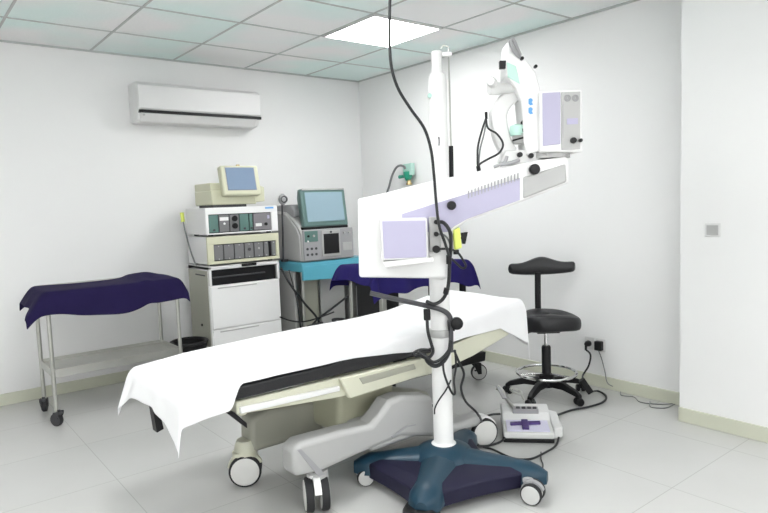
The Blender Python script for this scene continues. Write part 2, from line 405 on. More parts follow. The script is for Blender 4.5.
# lower unit
def control_unit(z0, z1, shell_m, px0, px1, pz0, pz1, cuts, label, kind):
    t = root('control_unit', label, 'control unit', ((rx0+rx1)/2, 4.5, z0))
    obj('case', B().box(rx0, rx1, FY+.012, 4.62, z0+.012, z1), WHITE, t, bevel=.004)
    fr = B().box(rx0-.003, rx1+.003, FY-.006, FY+.014, pz1, z1).box(rx0-.003, rx1+.003, FY-.006, FY+.014, z0+.012, pz0).box(rx0-.003, px0, FY-.006, FY+.014, pz0, pz1).box(px1, rx1+.003, FY-.006, FY+.014, pz0, pz1)
    obj('front_frame', fr, shell_m, t, bevel=.002)
    obj('backplate', B().box(px0, px1, FY+.010, FY+.013, pz0, pz1), BLACK, t)
    for x in (rx0+.05, rx1-.05):
        obj('foot', B().cyl((x, FY+.05, z0), (x, FY+.05, z0+.014), .018).cyl((x, 4.56, z0), (x, 4.56, z0+.014), .018), RUBBER, t)
    n = len(cuts)-1
    for i in range(n):
        a, b_ = px0+(px1-px0)*cuts[i]+.004, px0+(px1-px0)*cuts[i+1]-.004
        m = kind[i]
        md = obj('plug_in_module', B().box(a, b_, FY-.002, FY+.012, pz0+.006, pz1-.006), m, t, bevel=.002)
        if m is BLACK: continue
        xc = (a+b_)/2; zc = (pz0+pz1)/2
        if kind is K1:
            if i == 1: obj('display', B().box(a+.004, b_-.004, FY-.004, FY, zc+.02, zc+.045), BWHITE, md); obj('button', B().cyl((xc, FY-.008, zc-.002), (xc, FY-.002, zc-.002), .008), BWHITE, md)
            elif i == 2:
                for dz in (.032, -.022): obj('dial', B().cyl((xc, FY-.014, zc+dz), (xc, FY-.002, zc+dz), .021), BLACK, md)
            elif i == 5:
                obj('key_pad', B().box(a+.015, a+.065, FY-.006, FY, zc-.035, zc-.012), BWHITE, md, bevel=.002)
                obj('button', B().cyl((b_-.045, FY-.010, zc-.02), (b_-.045, FY-.002, zc-.02), .012), BLACK, md)
                obj('label_plate', B().box(b_-.03, b_-.012, FY-.004, FY, zc+.02, zc+.045), LAV, md)
            else: obj('button', B().cyl((xc, FY-.008, zc-.045), (xc, FY-.002, zc-.045), .008), DGREY, md)
        else:
            obj('screw', B().cyl((xc, FY-.005, pz1-.014), (xc, FY-.002, pz1-.014), .004).cyl((xc, FY-.005, pz0+.014), (xc, FY-.002, pz0+.014), .004), LGREY, md)
            if i == 3: obj('dial', B().cyl((xc, FY-.010, zc+.008), (xc, FY-.002, zc+.008), .012), DGREY, md)
            if i == 4: obj('button', B().cyl((xc, FY-.006, zc+.01), (xc, FY-.002, zc+.01), .008), LGREY, md)
    return t
T1 = mat('teal_grey_module_face', (.10, .19, .17), .4); T2 = mat('grey_module_face', (.17, .17, .175), .45, noise=.05); T3 = mat('warm_grey_module_face', (.20, .19, .205), .45)
K2 = [T2, T2, T2, T2, T2, T2, BLACK, T2]
K1 = [T1, T2, T2, T1, T1, T3]
control_unit(.864, 1.075, CREAM, rx0+.045, rx1-.022, .898, 1.018, [0, .15, .315, .475, .63, .79, .88, .92, 1], 'lower control unit with cream front frame and grey plug-in modules', K2)
u = control_unit(1.078, 1.283, BWHITE, rx0+.018, rx1-.05, 1.10, 1.235, [0, .155, .32, .475, .63, .695, 1], 'upper control unit with white front and green-grey plug-in modules', K1)
obj('name_stripe', B().box(rx1-.10, rx1-.03, FY-.009, FY-.004, 1.262, 1.274), LOGO, u, label='small blue name stripe')
# beige computer with tilted screen
t = root('computer', 'old beige computer with a tilted screen on top of the stack', 'computer', (1.99, 4.5, 1.285))
obj('base_unit', B().box(1.845, 2.20, 4.29, 4.60, 1.302, 1.408), CREAM, t, bevel=.008)
obj('drive_box', B().box(1.848, 2.0, 4.31, 4.60, 1.405, 1.462), CREAM, t, bevel=.006)
obj('side_bracket', B().prism([(2.19, 4.40, 1.31), (2.33, 4.40, 1.32), (2.33, 4.40, 1.43), (2.29, 4.40, 1.445), (2.19, 4.40, 1.445)], (0, .18, 0)), CREAM, t, bevel=.006)
obj('foot_strip', B().box(1.86, 2.12, 4.30, 4.56, 1.283, 1.304), DGREY, t)
tl = math.radians(12); ux = Vector((1, 0, 0)); uz = Vector((0, math.sin(tl), math.cos(tl))); uy = Vector((0, math.cos(tl), -math.sin(tl)))
mc = Vector((2.065, 4.25, 1.478))
scn = obj('screen_case', B().loft([[mc+uy*d+ux*(sx*w)+uz*(sz*h) for sx, sz in ((-1, -1), (1, -1), (1, 1), (-1, 1))] for d, w, h in ((0, .150, .112), (.05, .150, .112), (.16, .10, .08))]), CREAM, t, bevel=.012)
obj('screen', B().obox(mc+uz*.01-uy*.002, ux*.112, uy*.003, uz*.083), SCREEN, scn, bevel=.003, label='blue-grey glass screen')
obj('screen_edge', B().obox(mc+uz*.01-uy*.0, ux*.117, uy*.002, uz*.087), MGREY, scn)
obj('top_clip', B().obox(mc+uz*.116+uy*.02, ux*.012, uy*.008, uz*.006), BRASS, scn)
obj('neck', B().cyl((2.07, 4.36, 1.40), (2.07, 4.36, 1.44), .05), CREAM, t)
# fibre lead on the left flank of the stack
t = root('probe_lead', 'thin grey lead with a yellow end hanging at the left flank of the stack', 'cable', (rx0-.02, 4.62, .80))
obj('lead', B().tube([(rx0-.022, 4.63, 1.19), (rx0-.024, 4.58, 1.10), (rx0-.022, 4.52, .98), (rx0-.018, 4.47, .90), (rx0-.016, 4.44, .868)], .006, fine=6), GCABLE, t)
obj('connector', B().cyl((rx0-.022, 4.64, 1.255), (rx0-.022, 4.63, 1.185), .014), YELLOW, t, label='yellow connector')

# ---------------------------------------------------------------- phaco machine on aqua cart
AY = 4.17
t = root('equipment_cart', 'aqua blue-topped machine cart with grey panels behind the bed', 'cart', (2.78, 4.45, 0))
# aqua deck: front face x 2.50..3.12, left flank receding
obj('deck', B().prism([(2.50, AY, .755), (2.50, AY, .83), (2.48, AY+.45, .83), (2.48, AY+.45, .755)], (.66, 0, 0)), AQUA, t, bevel=.008)
obj('deck_skirt', B().prism([(2.505, AY-.004, .69), (3.10, AY-.004, .665), (3.10, AY-.004, .80), (2.505, AY-.004, .80)], (0, .03, 0)), AQUA, t, bevel=.004)
obj('side_panel', B().box(2.49, 2.51, AY+.12, 4.66, .12, .75), PANELG, t, bevel=.003)
obj('side_panel', B().box(3.10, 3.12, AY+.10, 4.66, .12, .75), PANELG, t, bevel=.003)
obj('back_panel', B().box(2.51, 3.10, 4.60, 4.62, .12, .75), PANELG, t, bevel=.003)
for xx0, xx1, mm in ((2.60, 2.735, GREYENAM), (2.76, 3.0, PANELG)):
    obj('door', B().box(xx0, xx1, AY+.16, AY+.18, .16, .74), mm, t, bevel=.003)
for x in (2.515, 3.09):
    obj('post', B().cyl((x, AY+.03, .09), (x, AY+.03, .76), .012, seg=14), STEEL, t)
    obj('post', B().cyl((x, 4.58, .09), (x, 4.58, .76), .012, seg=14), STEEL, t)
obj('cable_shelf', B().box(2.49, 3.12, AY-.12, AY+.15, .27, .285), STEEL, t, bevel=.003)
obj('bottom_shelf', B().box(2.49, 3.12, AY+.01, 4.64, .10, .125), PANELG, t, bevel=.003)
for x in (2.53, 3.08):
    for y in (AY+.05, 4.56): caster(t, x, y, .10, .038)
# machine
t = root('surgical_console', 'grey surgical console with display screen and dark bay on the aqua cart', 'console', (2.75, 4.42, .832))
mx0, mx1 = 2.50, 2.995
side = [(AY+.01, .834), (AY+.01, 1.05), (AY+.05, 1.11), (AY+.13, 1.17), (AY+.25, 1.225), (AY+.40, 1.235), (4.66, 1.20), (4.66, .834)]
obj('body', B().prism([(mx0+.012, y, z) for y, z in side], (mx1-mx0-.024, 0, 0)), LGREY, t, bevel=.012, seg=3)
obj('side_cover', B().prism([(mx0+.002, y+.02 if y < 4.4 else y-.02, z-.012 if z > .9 else z+.01) for y, z in side], (.012, 0, 0)), LGREY, t, bevel=.006, label='light grey curved flank')
obj('rear_hood', B().prism([(mx0+.03, 4.30, 1.19), (mx0+.03, 4.30, 1.235), (mx0+.03, 4.36, 1.285), (mx0+.03, 4.62, 1.285), (mx0+.03, 4.64, 1.18)], (.40, 0, 0)), MGREY, t, bevel=.01)
fp = obj('front_panel', B().box(mx0+.02, mx1, AY-.008, AY+.012, .84, 1.085), MGREY, t, bevel=.006, label='mid grey front panel')
obj('control_strip', B().box(mx0+.03, mx0+.15, AY-.012, AY-.006, .99, 1.075), T1, fp, bevel=.002)
for i in range(2):
    obj('button', B().cyl((mx0+.06+i*.05, AY-.020, 1.035), (mx0+.06+i*.05, AY-.010, 1.035), .009), BLACK if i == 0 else LGREY, fp)
for i in range(3):
    for j in range(2): obj('socket', B().cyl((mx0+.05+i*.04, AY-.012, .89+j*.045), (mx0+.05+i*.04, AY-.006, .89+j*.045), .010), DGREY, fp)
obj('indicator', B().cyl((mx0+.055, AY-.018, .995), (mx0+.055, AY-.010, .995), .007), BWHITE, fp)
bay = obj('bay_frame', B().box(mx0+.185, mx0+.36, AY-.016, AY-.004, .865, 1.072), LGREY, t, bevel=.003)
obj('bay', B().box(mx0+.20, mx0+.345, AY-.020, AY-.012, .885, 1.045), BLACK, bay, bevel=.002, label='black cassette bay')
obj('bay_hub', B().cyl((mx0+.27, AY-.022, 1.058), (mx0+.27, AY-.014, 1.058), .009), DGREY, bay)
obj('vent', B().box(mx0+.385, mx0+.475, AY-.012, AY-.006, .90, .965), LGREY, fp, bevel=.002)
for i in range(2): obj('knob', B().cyl((mx0+.40+i*.05, AY-.024, 1.045), (mx0+.40+i*.05, AY-.006, 1.045), .009), LGREY, fp)
# display
mc = Vector((2.755, 4.20, 1.255)); tl = math.radians(8)
uz = Vector((0, math.sin(tl), math.cos(tl))); uy = Vector((0, math.cos(tl), -math.sin(tl)))
scn = obj('display_case', B().loft([[mc+uy*d+ux*(sx*w)+uz*(sz*h) for sx, sz in ((-1, -1), (1, -1), (1, 1), (-1, 1))] for d, w, h in ((0, .212, .152), (.04, .212, .155), (.15, .16, .11))]), TEALG, t, bevel=.014, seg=3)
obj('screen', B().obox(mc+uz*.005-uy*.002, ux*.178, uy*.004, uz*.118), SCREEN2, scn, bevel=.004, label='blue-green glass screen')
obj('hinge', B().box(2.53, 2.96, AY+.01, AY+.08, 1.085, 1.105), BLACK, t, bevel=.004)
obj('bezel_top', B().obox(mc+uz*.146-uy*.003, ux*.20, uy*.004, uz*.006), LGREY, scn)
obj('screen_rim', B().obox(mc+uz*.005-uy*.0005, ux*.184, uy*.003, uz*.124), T1, scn)
# handpiece holder rod
t = root('handpiece_rod', 'thin dark rod with a round grey head beside the grey console', 'rod', (2.455, 4.40, .83))
obj('rod', B().cyl((2.465, 4.40, .83), (2.47, 4.38, 1.31), .007).box(2.455, 2.50, 4.38, 4.42, .832, .85), DGREY, t)
obj('head', B().lathe((2.470, 4.37, 1.285), (0, 0, 1), [(.012, 0), (.028, .02), (.034, .045), (.028, .07), (.010, .09)]), MGREY, t)
obj('head_ring', B().ring((2.470, 4.345, 1.33), (-.3, -1, 0), .022, .007), DGREY, t)
# cables in front of the cart
def cable(name, label, pts, r=.007, m=CABLE, fine=8, cat='cable', group=None):
    o = obj(name, B().tube(pts, r, fine=fine), m)
    return tag(o, label, cat, group)
cy = AY-.03
cable('cable', 'thick black cable slanting down under the aqua cart top', [atY(281, 268, cy), atY(288, 281, cy), atY(297, 294, cy), atY(306, 305, cy), atY(317, 318, cy), atY(322, 333, cy)], .009)
cable('cable', 'thin black cable hanging left of the yellowish door under the aqua cart', [atY(289, 270, cy+.02), atY(293, 285, cy+.02), atY(297, 302, cy+.02), atY(300, 322, cy+.02), atY(303, 345, cy+.02)], .005)
cable('cable', 'black cable rising right from the cart bottom towards the blue drape', [atY(306, 332, cy), atY(318, 319, cy), atY(330, 310, cy-.02), atY(348, 296, cy-.03)], .009)
cable('cable', 'black cable sagging low across the front of the aqua cart', [atY(280, 317, cy-.02), atY(292, 321, cy-.02), atY(305, 321.5, cy-.02), atY(318, 318, cy-.02), atY(334, 312, cy-.03)], .006)
cable('cable', 'coiled black cable heap on the lower shelf of the cart', [(2.50+.09*i/2+.05*math.sin(i*1.9), cy-.05+.05*math.cos(i*1.9), .33+.028*math.sin(i*1.3)) for i in range(14)], .011)

# ---------------------------------------------------------------- second trolley with blue drape
t = root('mayo_trolley', 'black-legged trolley under the violet-blue drape behind the bed', 'trolley', (2.75, 3.15, 0))
tx0, tx1, ty0, ty1 = 2.32, 3.12, 3.00, 3.36
for x, y in ((tx0+.06, ty0+.02), (tx1-.03, ty0+.02), (tx0+.06, ty1-.02), (tx1-.03, ty1-.02)):
    obj('leg', B().box(x-.017, x+.017, y-.017, y+.017, .17, .84), BLACK if x > 2.5 else STEEL, t, bevel=.003)
obj('end_panel', B().box(tx0+.07, tx0+.20, ty0+.03, ty1-.05, .17, .84), BLACK, t, bevel=.004, label='black end panel')
obj('tabletop', B().box(tx0, tx1, ty0, ty1, .84, .86), STEEL, t, bevel=.003)
obj('base_frame', B().prism([(tx0+.04, ty0, .13), (3.24, ty0-.04, .13), (3.25, ty0-.04, .195), (3.02, ty0-.04, .22), (tx0+.04, ty0, .20)], (0, .05, 0)).box(tx0+.04, 3.2, ty1-.05, ty1, .14, .2).box(tx0+.04, tx0+.1, ty0, ty1, .14, .2).box(3.14, 3.2, ty0, ty1, .14, .2), BLACK, t, bevel=.006)
for x, y, a in ((3.19, 2.98, -.5), (3.16, 3.34, .5), (tx0+.08, 3.02, 2.4), (tx0+.08, 3.34, .3)):
    caster(t, x, y, .15, .058, w=.03, ang=a, hub_m=LGREY, wheel_m=RUBBER, fork_m=BLACK)
btop = lambda x, y: .872-.03*(x-2.32)+.012*math.sin(x*9)+.01*math.sin(y*14+x*3)
bh = lambda x: .20-.07*max(0, min(1, (x-2.2)/.35))+.04*max(0, min(1, (x-2.75)/.3))+.012*math.sin(x*23)
o = obj('surgical_drape', drape(tx0-.012, tx1+.012, ty0-.012, ty1+.012, btop, .10, .12, bh, .14, wav=.007, flare=.22, seed=9, fx=.5), BLUE, solid=.004)
smooth_obj(o); tag(o, 'crumpled violet-blue drape over the black-legged trolley behind the bed', 'drape')

# ---------------------------------------------------------------- bed
FYB, BYB = 2.20, 2.75
t = root('operating_bed', 'cream-framed patient bed on casters with a black mattress', 'bed', (1.75, 2.47, 0))
def mtop(x, y=0):
    pts = [(.5, .60), (.78, .603), (1.0, .622), (1.35, .640), (2.0, .645), (2.2, .652), (2.5, .70), (2.75, .722), (3.0, .72)]
    for (a, za), (b, zb) in zip(pts, pts[1:]):
        if a <= x <= b: return za+(zb-za)*(x-a)/(b-a)
    return .72
xs = [.80, .95, 1.2, 1.45, 1.7, 1.95, 2.2, 2.35, 2.5, 2.62, 2.72]
def mbot(x): return .545 if x < 2.1 else .545+(x-2.1)*.16
mb = B().loft([[(x, FYB, mbot(x)), (x, BYB, mbot(x)), (x, BYB, mtop(x)-.012), (x, FYB, mtop(x)-.012)] for x in xs])
obj('mattress', mb, VINYL, t, bevel=.012, seg=3, label='black vinyl mattress')
# dark upper cushion bulging over the side in the middle
obj('side_pad', B().loft([[(x, FYB-.022, mbot(x)), (x, FYB+.02, mbot(x)), (x, FYB+.02, mbot(x)+h), (x, FYB-.022, mbot(x)+h)] for x, h in ((.92, .05), (1.44, .055), (1.52, .072), (1.9, .06), (2.02, .045))]), VINYL, t, bevel=.008)
def rail(z0, z1, y, x0, x1, dz0=0, dz1=0): return [(x0, y, z0), (x1, y, z0+dz0), (x1, y, z1+dz1), (x0, y, z1)]
fr = B()
for y in (FYB-.015, BYB-.02):
    fr.prism([(.99, y, .485), (1.47, y, .445), (2.08, y, .437), (2.08, y, .53), (.99, y, .535)], (0, .035, 0))
for x in (1.0, 1.45, 2.03): fr.box(x, x+.04, FYB, BYB, .47, .53)
obj('frame', fr, CREAMF, t, bevel=.006)
obj('rail', B().prism([(1.0, FYB-.03, .49), (1.46, FYB-.03, .478), (1.46, FYB-.03, .50), (1.0, FYB-.03, .515)], (0, .02, 0)), BWHITE, t, bevel=.004)
obj('accessory_tray', B().prism([(1.455, FYB-.045, .535), (1.93, FYB-.045, .535), (1.945, FYB-.045, .455), (1.50, FYB-.045, .438)], (0, .03, 0)), CREAMF, t, bevel=.006)
obj('tray_lining', B().prism([(1.55, FYB-.048, .520), (1.87, FYB-.048, .522), (1.88, FYB-.048, .495), (1.57, FYB-.048, .488)], (0, .01, 0)), GREYENAM, t, bevel=.003)
obj('head_frame', B().prism([(2.06, FYB-.01, .437), (2.30, FYB-.01, .47), (2.58, FYB-.01, .535), (2.68, FYB-.01, .60), (2.68, FYB-.01, .635), (2.06, FYB-.01, .54)], (0, .03, 0)).prism([(2.06, BYB-.02, .437), (2.30, BYB-.02, .47), (2.68, BYB-.02, .60), (2.68, BYB-.02, .635), (2.06, BYB-.02, .54)], (0, .03, 0)).box(2.2, 2.24, FYB, BYB, .46, .54).box(2.62, 2.66, FYB, BYB, .57, .61), CREAMF, t, bevel=.006)
obj('leg_hinge', B().prism([atY(*q, FYB-.005) for q in ((227, 413), (234, 412), (247, 423), (247.5, 428.5))], (0, .03, 0)), BLACK, t, bevel=.002)
obj('end_bracket', B().prism([atY(*q, FYB+.05) for q in ((181, 410), (203, 408), (184, 422))], (0, .05, 0)), BLACK, t, bevel=.002)
obj('end_bracket', B().prism([atY(*q, BYB-.2) for q in ((151, 398), (157, 400), (164, 429), (157, 433))], (0, .05, 0)), BLACK, t, bevel=.002)
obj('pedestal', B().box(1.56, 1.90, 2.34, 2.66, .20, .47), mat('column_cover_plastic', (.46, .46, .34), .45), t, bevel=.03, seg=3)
obj('pedestal_sleeve', B().box(1.55, 1.90, 2.34, 2.66, .44, .535), CREAMF, t, bevel=.01)
obj('pedestal_socket', B().cyl((1.63, 2.33, .40), (1.63, 2.345, .40), .022), BLACK, t)
# base arms
def arm_profile(pts, y, w, m, nm): return obj(nm, B().prism([(x, y, z) for x, z in pts], (0, w, 0)), m, t, bevel=.025, seg=4)
AYF = 2.14
def aP(x, y): p = atY(x, y, AYF); return (p.x, p.z)
pf = [aP(*q) for q in ((295, 478), (294, 450), (302, 443), (345, 431), (372, 425), (382, 413), (390, 401), (402, 396), (433, 396), (434, 429), (402, 437), (357, 456), (322, 472))]
pf = pf[:9]+[(1.98, .26), (2.08, .17), (2.34, .16), (2.36, .115), (2.05, .12), (1.95, .15)]+pf[10:]
arm_profile(pf, AYF, .11, LGREY, 'base_arm')
# crease plate of the front arm
pc = [aP(*q) for q in ((297, 450), (301, 449), (325, 474), (318, 476))]
obj('arm_cover', B().prism([(x, AYF-.004, z) for x, z in pc], (0, .01, 0)), MGREY, t, bevel=.001)
pc = [aP(*q) for q in ((391, 436), (392.5, 438), (407, 427), (416, 425), (415, 424), (406, 425.5))]
obj('arm_handle', B().prism([(x, AYF-.003, z) for x, z in pc], (0, .008, 0)), MGREY, t)
arm_profile([(1.22, .15), (1.225, .31), (1.32, .34), (1.9, .30), (2.1, .26), (2.34, .19), (2.35, .14), (1.6, .15)], 2.56, .12, GREYENAM, 'base_arm')
obj('base_beam', B().box(1.60, 1.90, 2.15, 2.64, .17, .27), LGREY, t, bevel=.02)
# housing over the two foot-end casters
obj('caster_housing', B().lathe((1.215, 2.61, .118), (0, 0, 1), [(.05, 0), (.055, .01), (.05, .06), (.04, .09)]), CREAMF, t)
obj('caster_housing', B().lathe((1.335, 2.18, .118), (0, 0, 1), [(.042, 0), (.046, .01), (.042, .05)]), LGREY, t)
CWM = mat('white_caster_rim', (.66, .66, .64), .4)
caster(t, 1.205, 2.60, .15, .074, w=.028, twin=True, ang=yw*-1+.15, hub_m=CWM, fork_m=CREAMF, trail=.02)
caster(t, 1.315, 2.165, .15, .072, w=.034, twin=True, ang=-2.0, hub_m=CWM, fork_m=BWHITE, trail=.02)
caster(t, 2.335, 2.17, .16, .074, w=.03, twin=True, ang=-.35, hub_m=CWM, fork_m=BWHITE, trail=.02)
caster(t, 2.31, 2.62, .16, .074, w=.03, twin=True, ang=-.3, hub_m=CWM, fork_m=BWHITE, trail=.02)

# sheet
def fh(x):                       # hem drop on the front side
    top = mtop(x)
    if x < .975: return .112
    if x < .995: return .112-(x-.975)/.02*.087
    if x < 2.0: zz = .61-(0 if x < 1.55 else min(.035, (x-1.55)*.1))
    elif x < 2.5: zz = .577+(x-2.0)*.03
    else: zz = .592-(x-2.5)*.55
    return max(.02, top+.008-zz)
def eh(y):                       # hem drop at the foot end
    s = (y-FYB)/(BYB-FYB)
    return .10+.085*max(0, 1-s*2.2)**2+.06*max(0, s*4-3)**2
def hh(y): return .26-.16*min(1, max(0, (y-FYB)/.3))
sh = drape(.785, 2.70, FYB-.014, BYB+.014, lambda x, y: mtop(x)+.004, eh, hh, fh, .12, wav=.0035, flare=.05, seed=4, step=.02, fx=lambda y: .12+.22*min(1, max(0, (y-FYB)/.5)), fr_=.25)
o = obj('bed_sheet', sh, SHEET, solid=.003); smooth_obj(o)
tag(o, 'white cotton sheet spread over the patient bed, hanging at the foot end', 'bed sheet')

# ---------------------------------------------------------------- microscope stand
t = root('surgical_microscope', 'floor-standing surgical microscope on a dark blue four-footed base', 'microscope', (POLE.x, POLE.y, 0))
# base: four rounded arms blended with a lower skirt
tips = {'right': (2.125, 1.60), 'front': (1.545, 1.765), 'left': (1.585, 2.27), 'back': (2.235, 2.165)}
def basearm(b, tip, w0, w1, z0, z1, zb):
    p = Vector((tip[0], tip[1], 0)); c = Vector((POLE.x, POLE.y, 0)); d = (p-c); L = d.length; d.normalize(); n = Vector((-d.y, d.x, 0))
    rings = []
    for i in range(13):
        s = i/12; q = c+d*(L*s)
        w = w0+(w1-w0)*min(1, s*1.5)
        if s > .85: w *= math.sqrt(max(.02, 1-((s-.85)/.16)**2))
        zt = z0+(z1-z0)*s-(0 if s < .85 else (s-.85)*.18)
        r = []
        for a in range(9):
            th = math.pi*a/8
            r.append(q+n*(math.cos(th)*w)+Vector((0, 0, zb+(zt-zb)*(math.sin(th)**.55))))
        rings.append(r)
    b.loft(rings); b.smooth = True
hb = B()
for k_, w_ in (('right', .062), ('front', .072), ('left', .06), ('back', .06)): basearm(hb, tips[k_], .105, w_, .165, .128, .055)
hb.lathe((POLE.x, POLE.y, .05), (0, 0, 1), [(.15, 0), (.15, .06), (.12, .10), (.07, .122), (.055, .125)], seg=32)
obj('base', hb, NAVY, t)
def web(a, b, k):
    a = Vector((*tips[a], 0)); b = Vector((*tips[b], 0)); c = Vector((POLE.x, POLE.y, 0))
    out = []
    for i in range(9):
        s = i/8; p = a.lerp(b, s); p = p+(c-p)*(k*math.sin(math.pi*s))+(c-p)*.06; out.append(p)
    return out
sk = web('right', 'front', .07)+web('front', 'left', .05)+web('left', 'back', .22)+web('back', 'right', .30)
obj('base_skirt', B().loft([[p+Vector((0, 0, .04)) for p in sk], [p+Vector((0, 0, .105)) for p in sk], [p+(Vector((POLE.x, POLE.y, 0))-p)*.15+Vector((0, 0, .122)) for p in sk]]), NAVYD, t, bevel=.006)
CW2 = mat('grey_caster_rim', (.55, .55, .54), .4)
caster(t, 2.025, 1.60, .10, .045, w=.026, twin=True, ang=-1.2, hub_m=CW2, fork_m=MGREY, trail=.02)
caster(t, 1.615, 2.225, .10, .040, w=.026, twin=True, ang=-.55, hub_m=CW2, fork_m=MGREY, trail=.015)
caster(t, 2.17, 2.12, .10, .040, w=.026, twin=True, ang=.6, hub_m=CW2, fork_m=MGREY, trail=.015)
obj('front_foot', B().lathe((1.575, 1.80, 0), (0, 0, 1), [(.062, 0), (.075, .012), (.075, .045), (.06, .07)]), BLACK, t)
# column
obj('column', B().lathe((POLE.x, POLE.y, .15), (0, 0, 1), [(.047, 0), (.045, .01), (.045, .80)]), BWHITE, t)
obj('column_collar', B().lathe((POLE.x, POLE.y, .152), (0, 0, 1), [(.062, 0), (.060, .02), (.047, .03)]), BWHITE, t)
# arm with the rear box
T = .085
side = [(357.5, 199), (385, 193), (440, 179), (495, 169), (533, 161), (567, 156), (569, 161), (569, 183), (519, 203), (467, 221), (456, 229), (451, 238), (449, 279), (359, 277.5)]
obj('arm_housing', B().prism([atS(x, y, T) for x, y in side], -NC*2*T), BWHITE, t, bevel=.012, seg=3)
pan = [(402, 214), (440, 202), (500, 184), (520, 178), (520, 200), (467, 219), (455, 226), (448, 232), (402, 232)]
obj('arm_cover', B().prism([atS(x, y, T+.004) for x, y in pan], -NC*.01), LAV, t, bevel=.002, label='lavender side cover')
obj('arm_end_cap', B().prism([atS(x, y, T+.006) for x, y in ((523, 177), (566, 163.5), (567, 182), (523, 199))], -NC*(2*T+.012)), LGREY, t, bevel=.008, label='grey end cap of the arm')
for i in range(16):
    x = 468+i*3.3; y = 198.5-(x-468)*.36
    obj('vent_slit', B().prism([atS(x, y, T+.006), atS(x+1.1, y-.4, T+.006), atS(x+1.1, y-8, T+.006), atS(x, y-7.6, T+.006)], -NC*.006), MGREY, t)
for (x, y), r in (((451, 205.5), .019), ((533.5, 169.5), .022)):
    p = atS(x, y, T+.004); obj('knob', B().lathe(p, NC, [(r*.8, 0), (r, .006), (r, .026), (r*.75, .032), (.002, .033)]), BLACK, t, label='black round knob')
# turntable on the arm end
p = atS(550, 154, 0); obj('turntable', B().lathe(p-Vector((0, 0, .02)), (0, 0, 1), [(.085, 0), (.085, .03), (.07, .042)]), LGREY, t)
# power box on the rear of the arm
pb = [(380, 219), (427, 218), (428.5, 259), (382, 260.5)]
bx = obj('power_box', B().prism([atS(x, y, T+.10) for x, y in pb], -NC*.10), WHITE, t, bevel=.004)
obj('power_box_cover', B().prism([atS(x, y, T+.104) for x, y in ((382, 221), (425.5, 220.2), (426.8, 257.3), (384, 258.7))], -NC*.008), LAV, bx, bevel=.003, label='lavender face')
obj('box_tray', B().prism([atS(x, y, T+.11) for x, y in ((383, 262), (433, 257.5), (433.5, 262), (385, 268))], -NC*.11), BWHITE, t, bevel=.004)
obj('connector_strip', B().prism([atS(x, y, T+.03) for x, y in ((429, 217), (440, 217), (441, 252), (430, 252))], -NC*.03), LGREY, t, bevel=.003)
for y in (222, 234, 249):
    p = atS(436, y, T+.03); obj('connector', B().cyl(p, p+NC*.02, .010 if y != 249 else .016), BLACK, t)
obj('warning_tag', B().prism([atS(x, y, T+.012) for x, y in ((453.5, 230), (460, 227.5), (462, 248), (455, 250))], -NC*.05), YELLOW, t, bevel=.004, label='yellow warning tag')
obj('tag_clamp', B().prism([atS(x, y, 0) for x, y in ((461, 233), (468, 232), (465.5, 244), (462.5, 244))], -NC*.02).obox(atS(460, 238, 0), E*.012, NC*.006, (0, 0, .004)), BLACK, t, bevel=.002)
obj('cable_block', B().obox(atS(456, 252, .03), E*.012, NC*.012, (0, 0, .010)), BLACK, t, bevel=.002)
# horizontal cable hook bar and lower clamp
hb_ = [atS(370, 293, .06), atS(395, 299, .065), atS(430, 306.5, .07), atS(444, 311, .07), atS(450, 317, .07), atS(451, 328, .068), atS(451, 352, .066)]
obj('hook_bar', B().tube(hb_, .011, fine=5), DGREY, t, label='dark bent cable hook bar')
p = atS(456.5, 323, .075); obj('clamp_knob', B().lathe(p-NC*.01, NC, [(.018, 0), (.027, .008), (.027, .028), (.02, .034), (.002, .035)]), BLACK, t)
obj('clamp_collar', B().lathe((POLE.x, POLE.y, atS(440, 336).z), (0, 0, 1), [(.049, 0), (.052, .004), (.052, .03), (.049, .034)]), LGREY, t)
obj('clamp_block', B().obox(atS(451, 325, .045), E*.014, NC*.03, (0, 0, .022)), BLACK, t, bevel=.003)
obj('inline_box', B().obox(atS(427, 314.5, .085), E*.015, NC*.010, (0, 0, .025)), BLACK, t, bevel=.004)
# mast above the arm
mp = atS(440, 178, 0); mt_ = atS(440, 74, 0).z; mt2 = atS(440, 51, 0).z
obj('mast', B().lathe((mp.x, mp.y, mp.z-.03), (0, 0, 1), [(.040, 0), (.040, mt_-mp.z), (.034, mt_-mp.z+.03)]), BWHITE, t)
obj('mast_top', B().lathe((mp.x, mp.y, mt_), (0, 0, 1), [(.024, 0), (.024, mt2-mt_-.004), (.020, mt2-mt_), (.002, mt2-mt_+.001)]).obox((mp.x+E.x*.03, mp.y+E.y*.03, mt2-.015), E*.035, NC*.010, (0, 0, .008)), WHITE, t)
p = atS(429.5, 96, .02); obj('mast_button', B().cyl(p, p+NC*.015, .009), MINT, t)
p = atS(438.5, 138, .04); obj('hook', B().tube([p, p+NC*.02, p+NC*.025+Vector((0, 0, -.02)), p+NC*.012+Vector((0, 0, -.032))], .003, fine=4), DGREY, t)
ip = atS(448.5, 48, -.03); i2 = atS(451, 146, -.03); i3 = atS(451.5, 178, -.03)
obj('drip_pole', B().tube([ip, i2], .0038).tube([ip+Vector((0, 0, .005)), ip+E*(-.02)+Vector((0, 0, .012)), ip+E*(-.035)], .003), STEEL, t)
obj('drip_pole_grip', B().cyl(i2, i3, .010), BLACK, t)
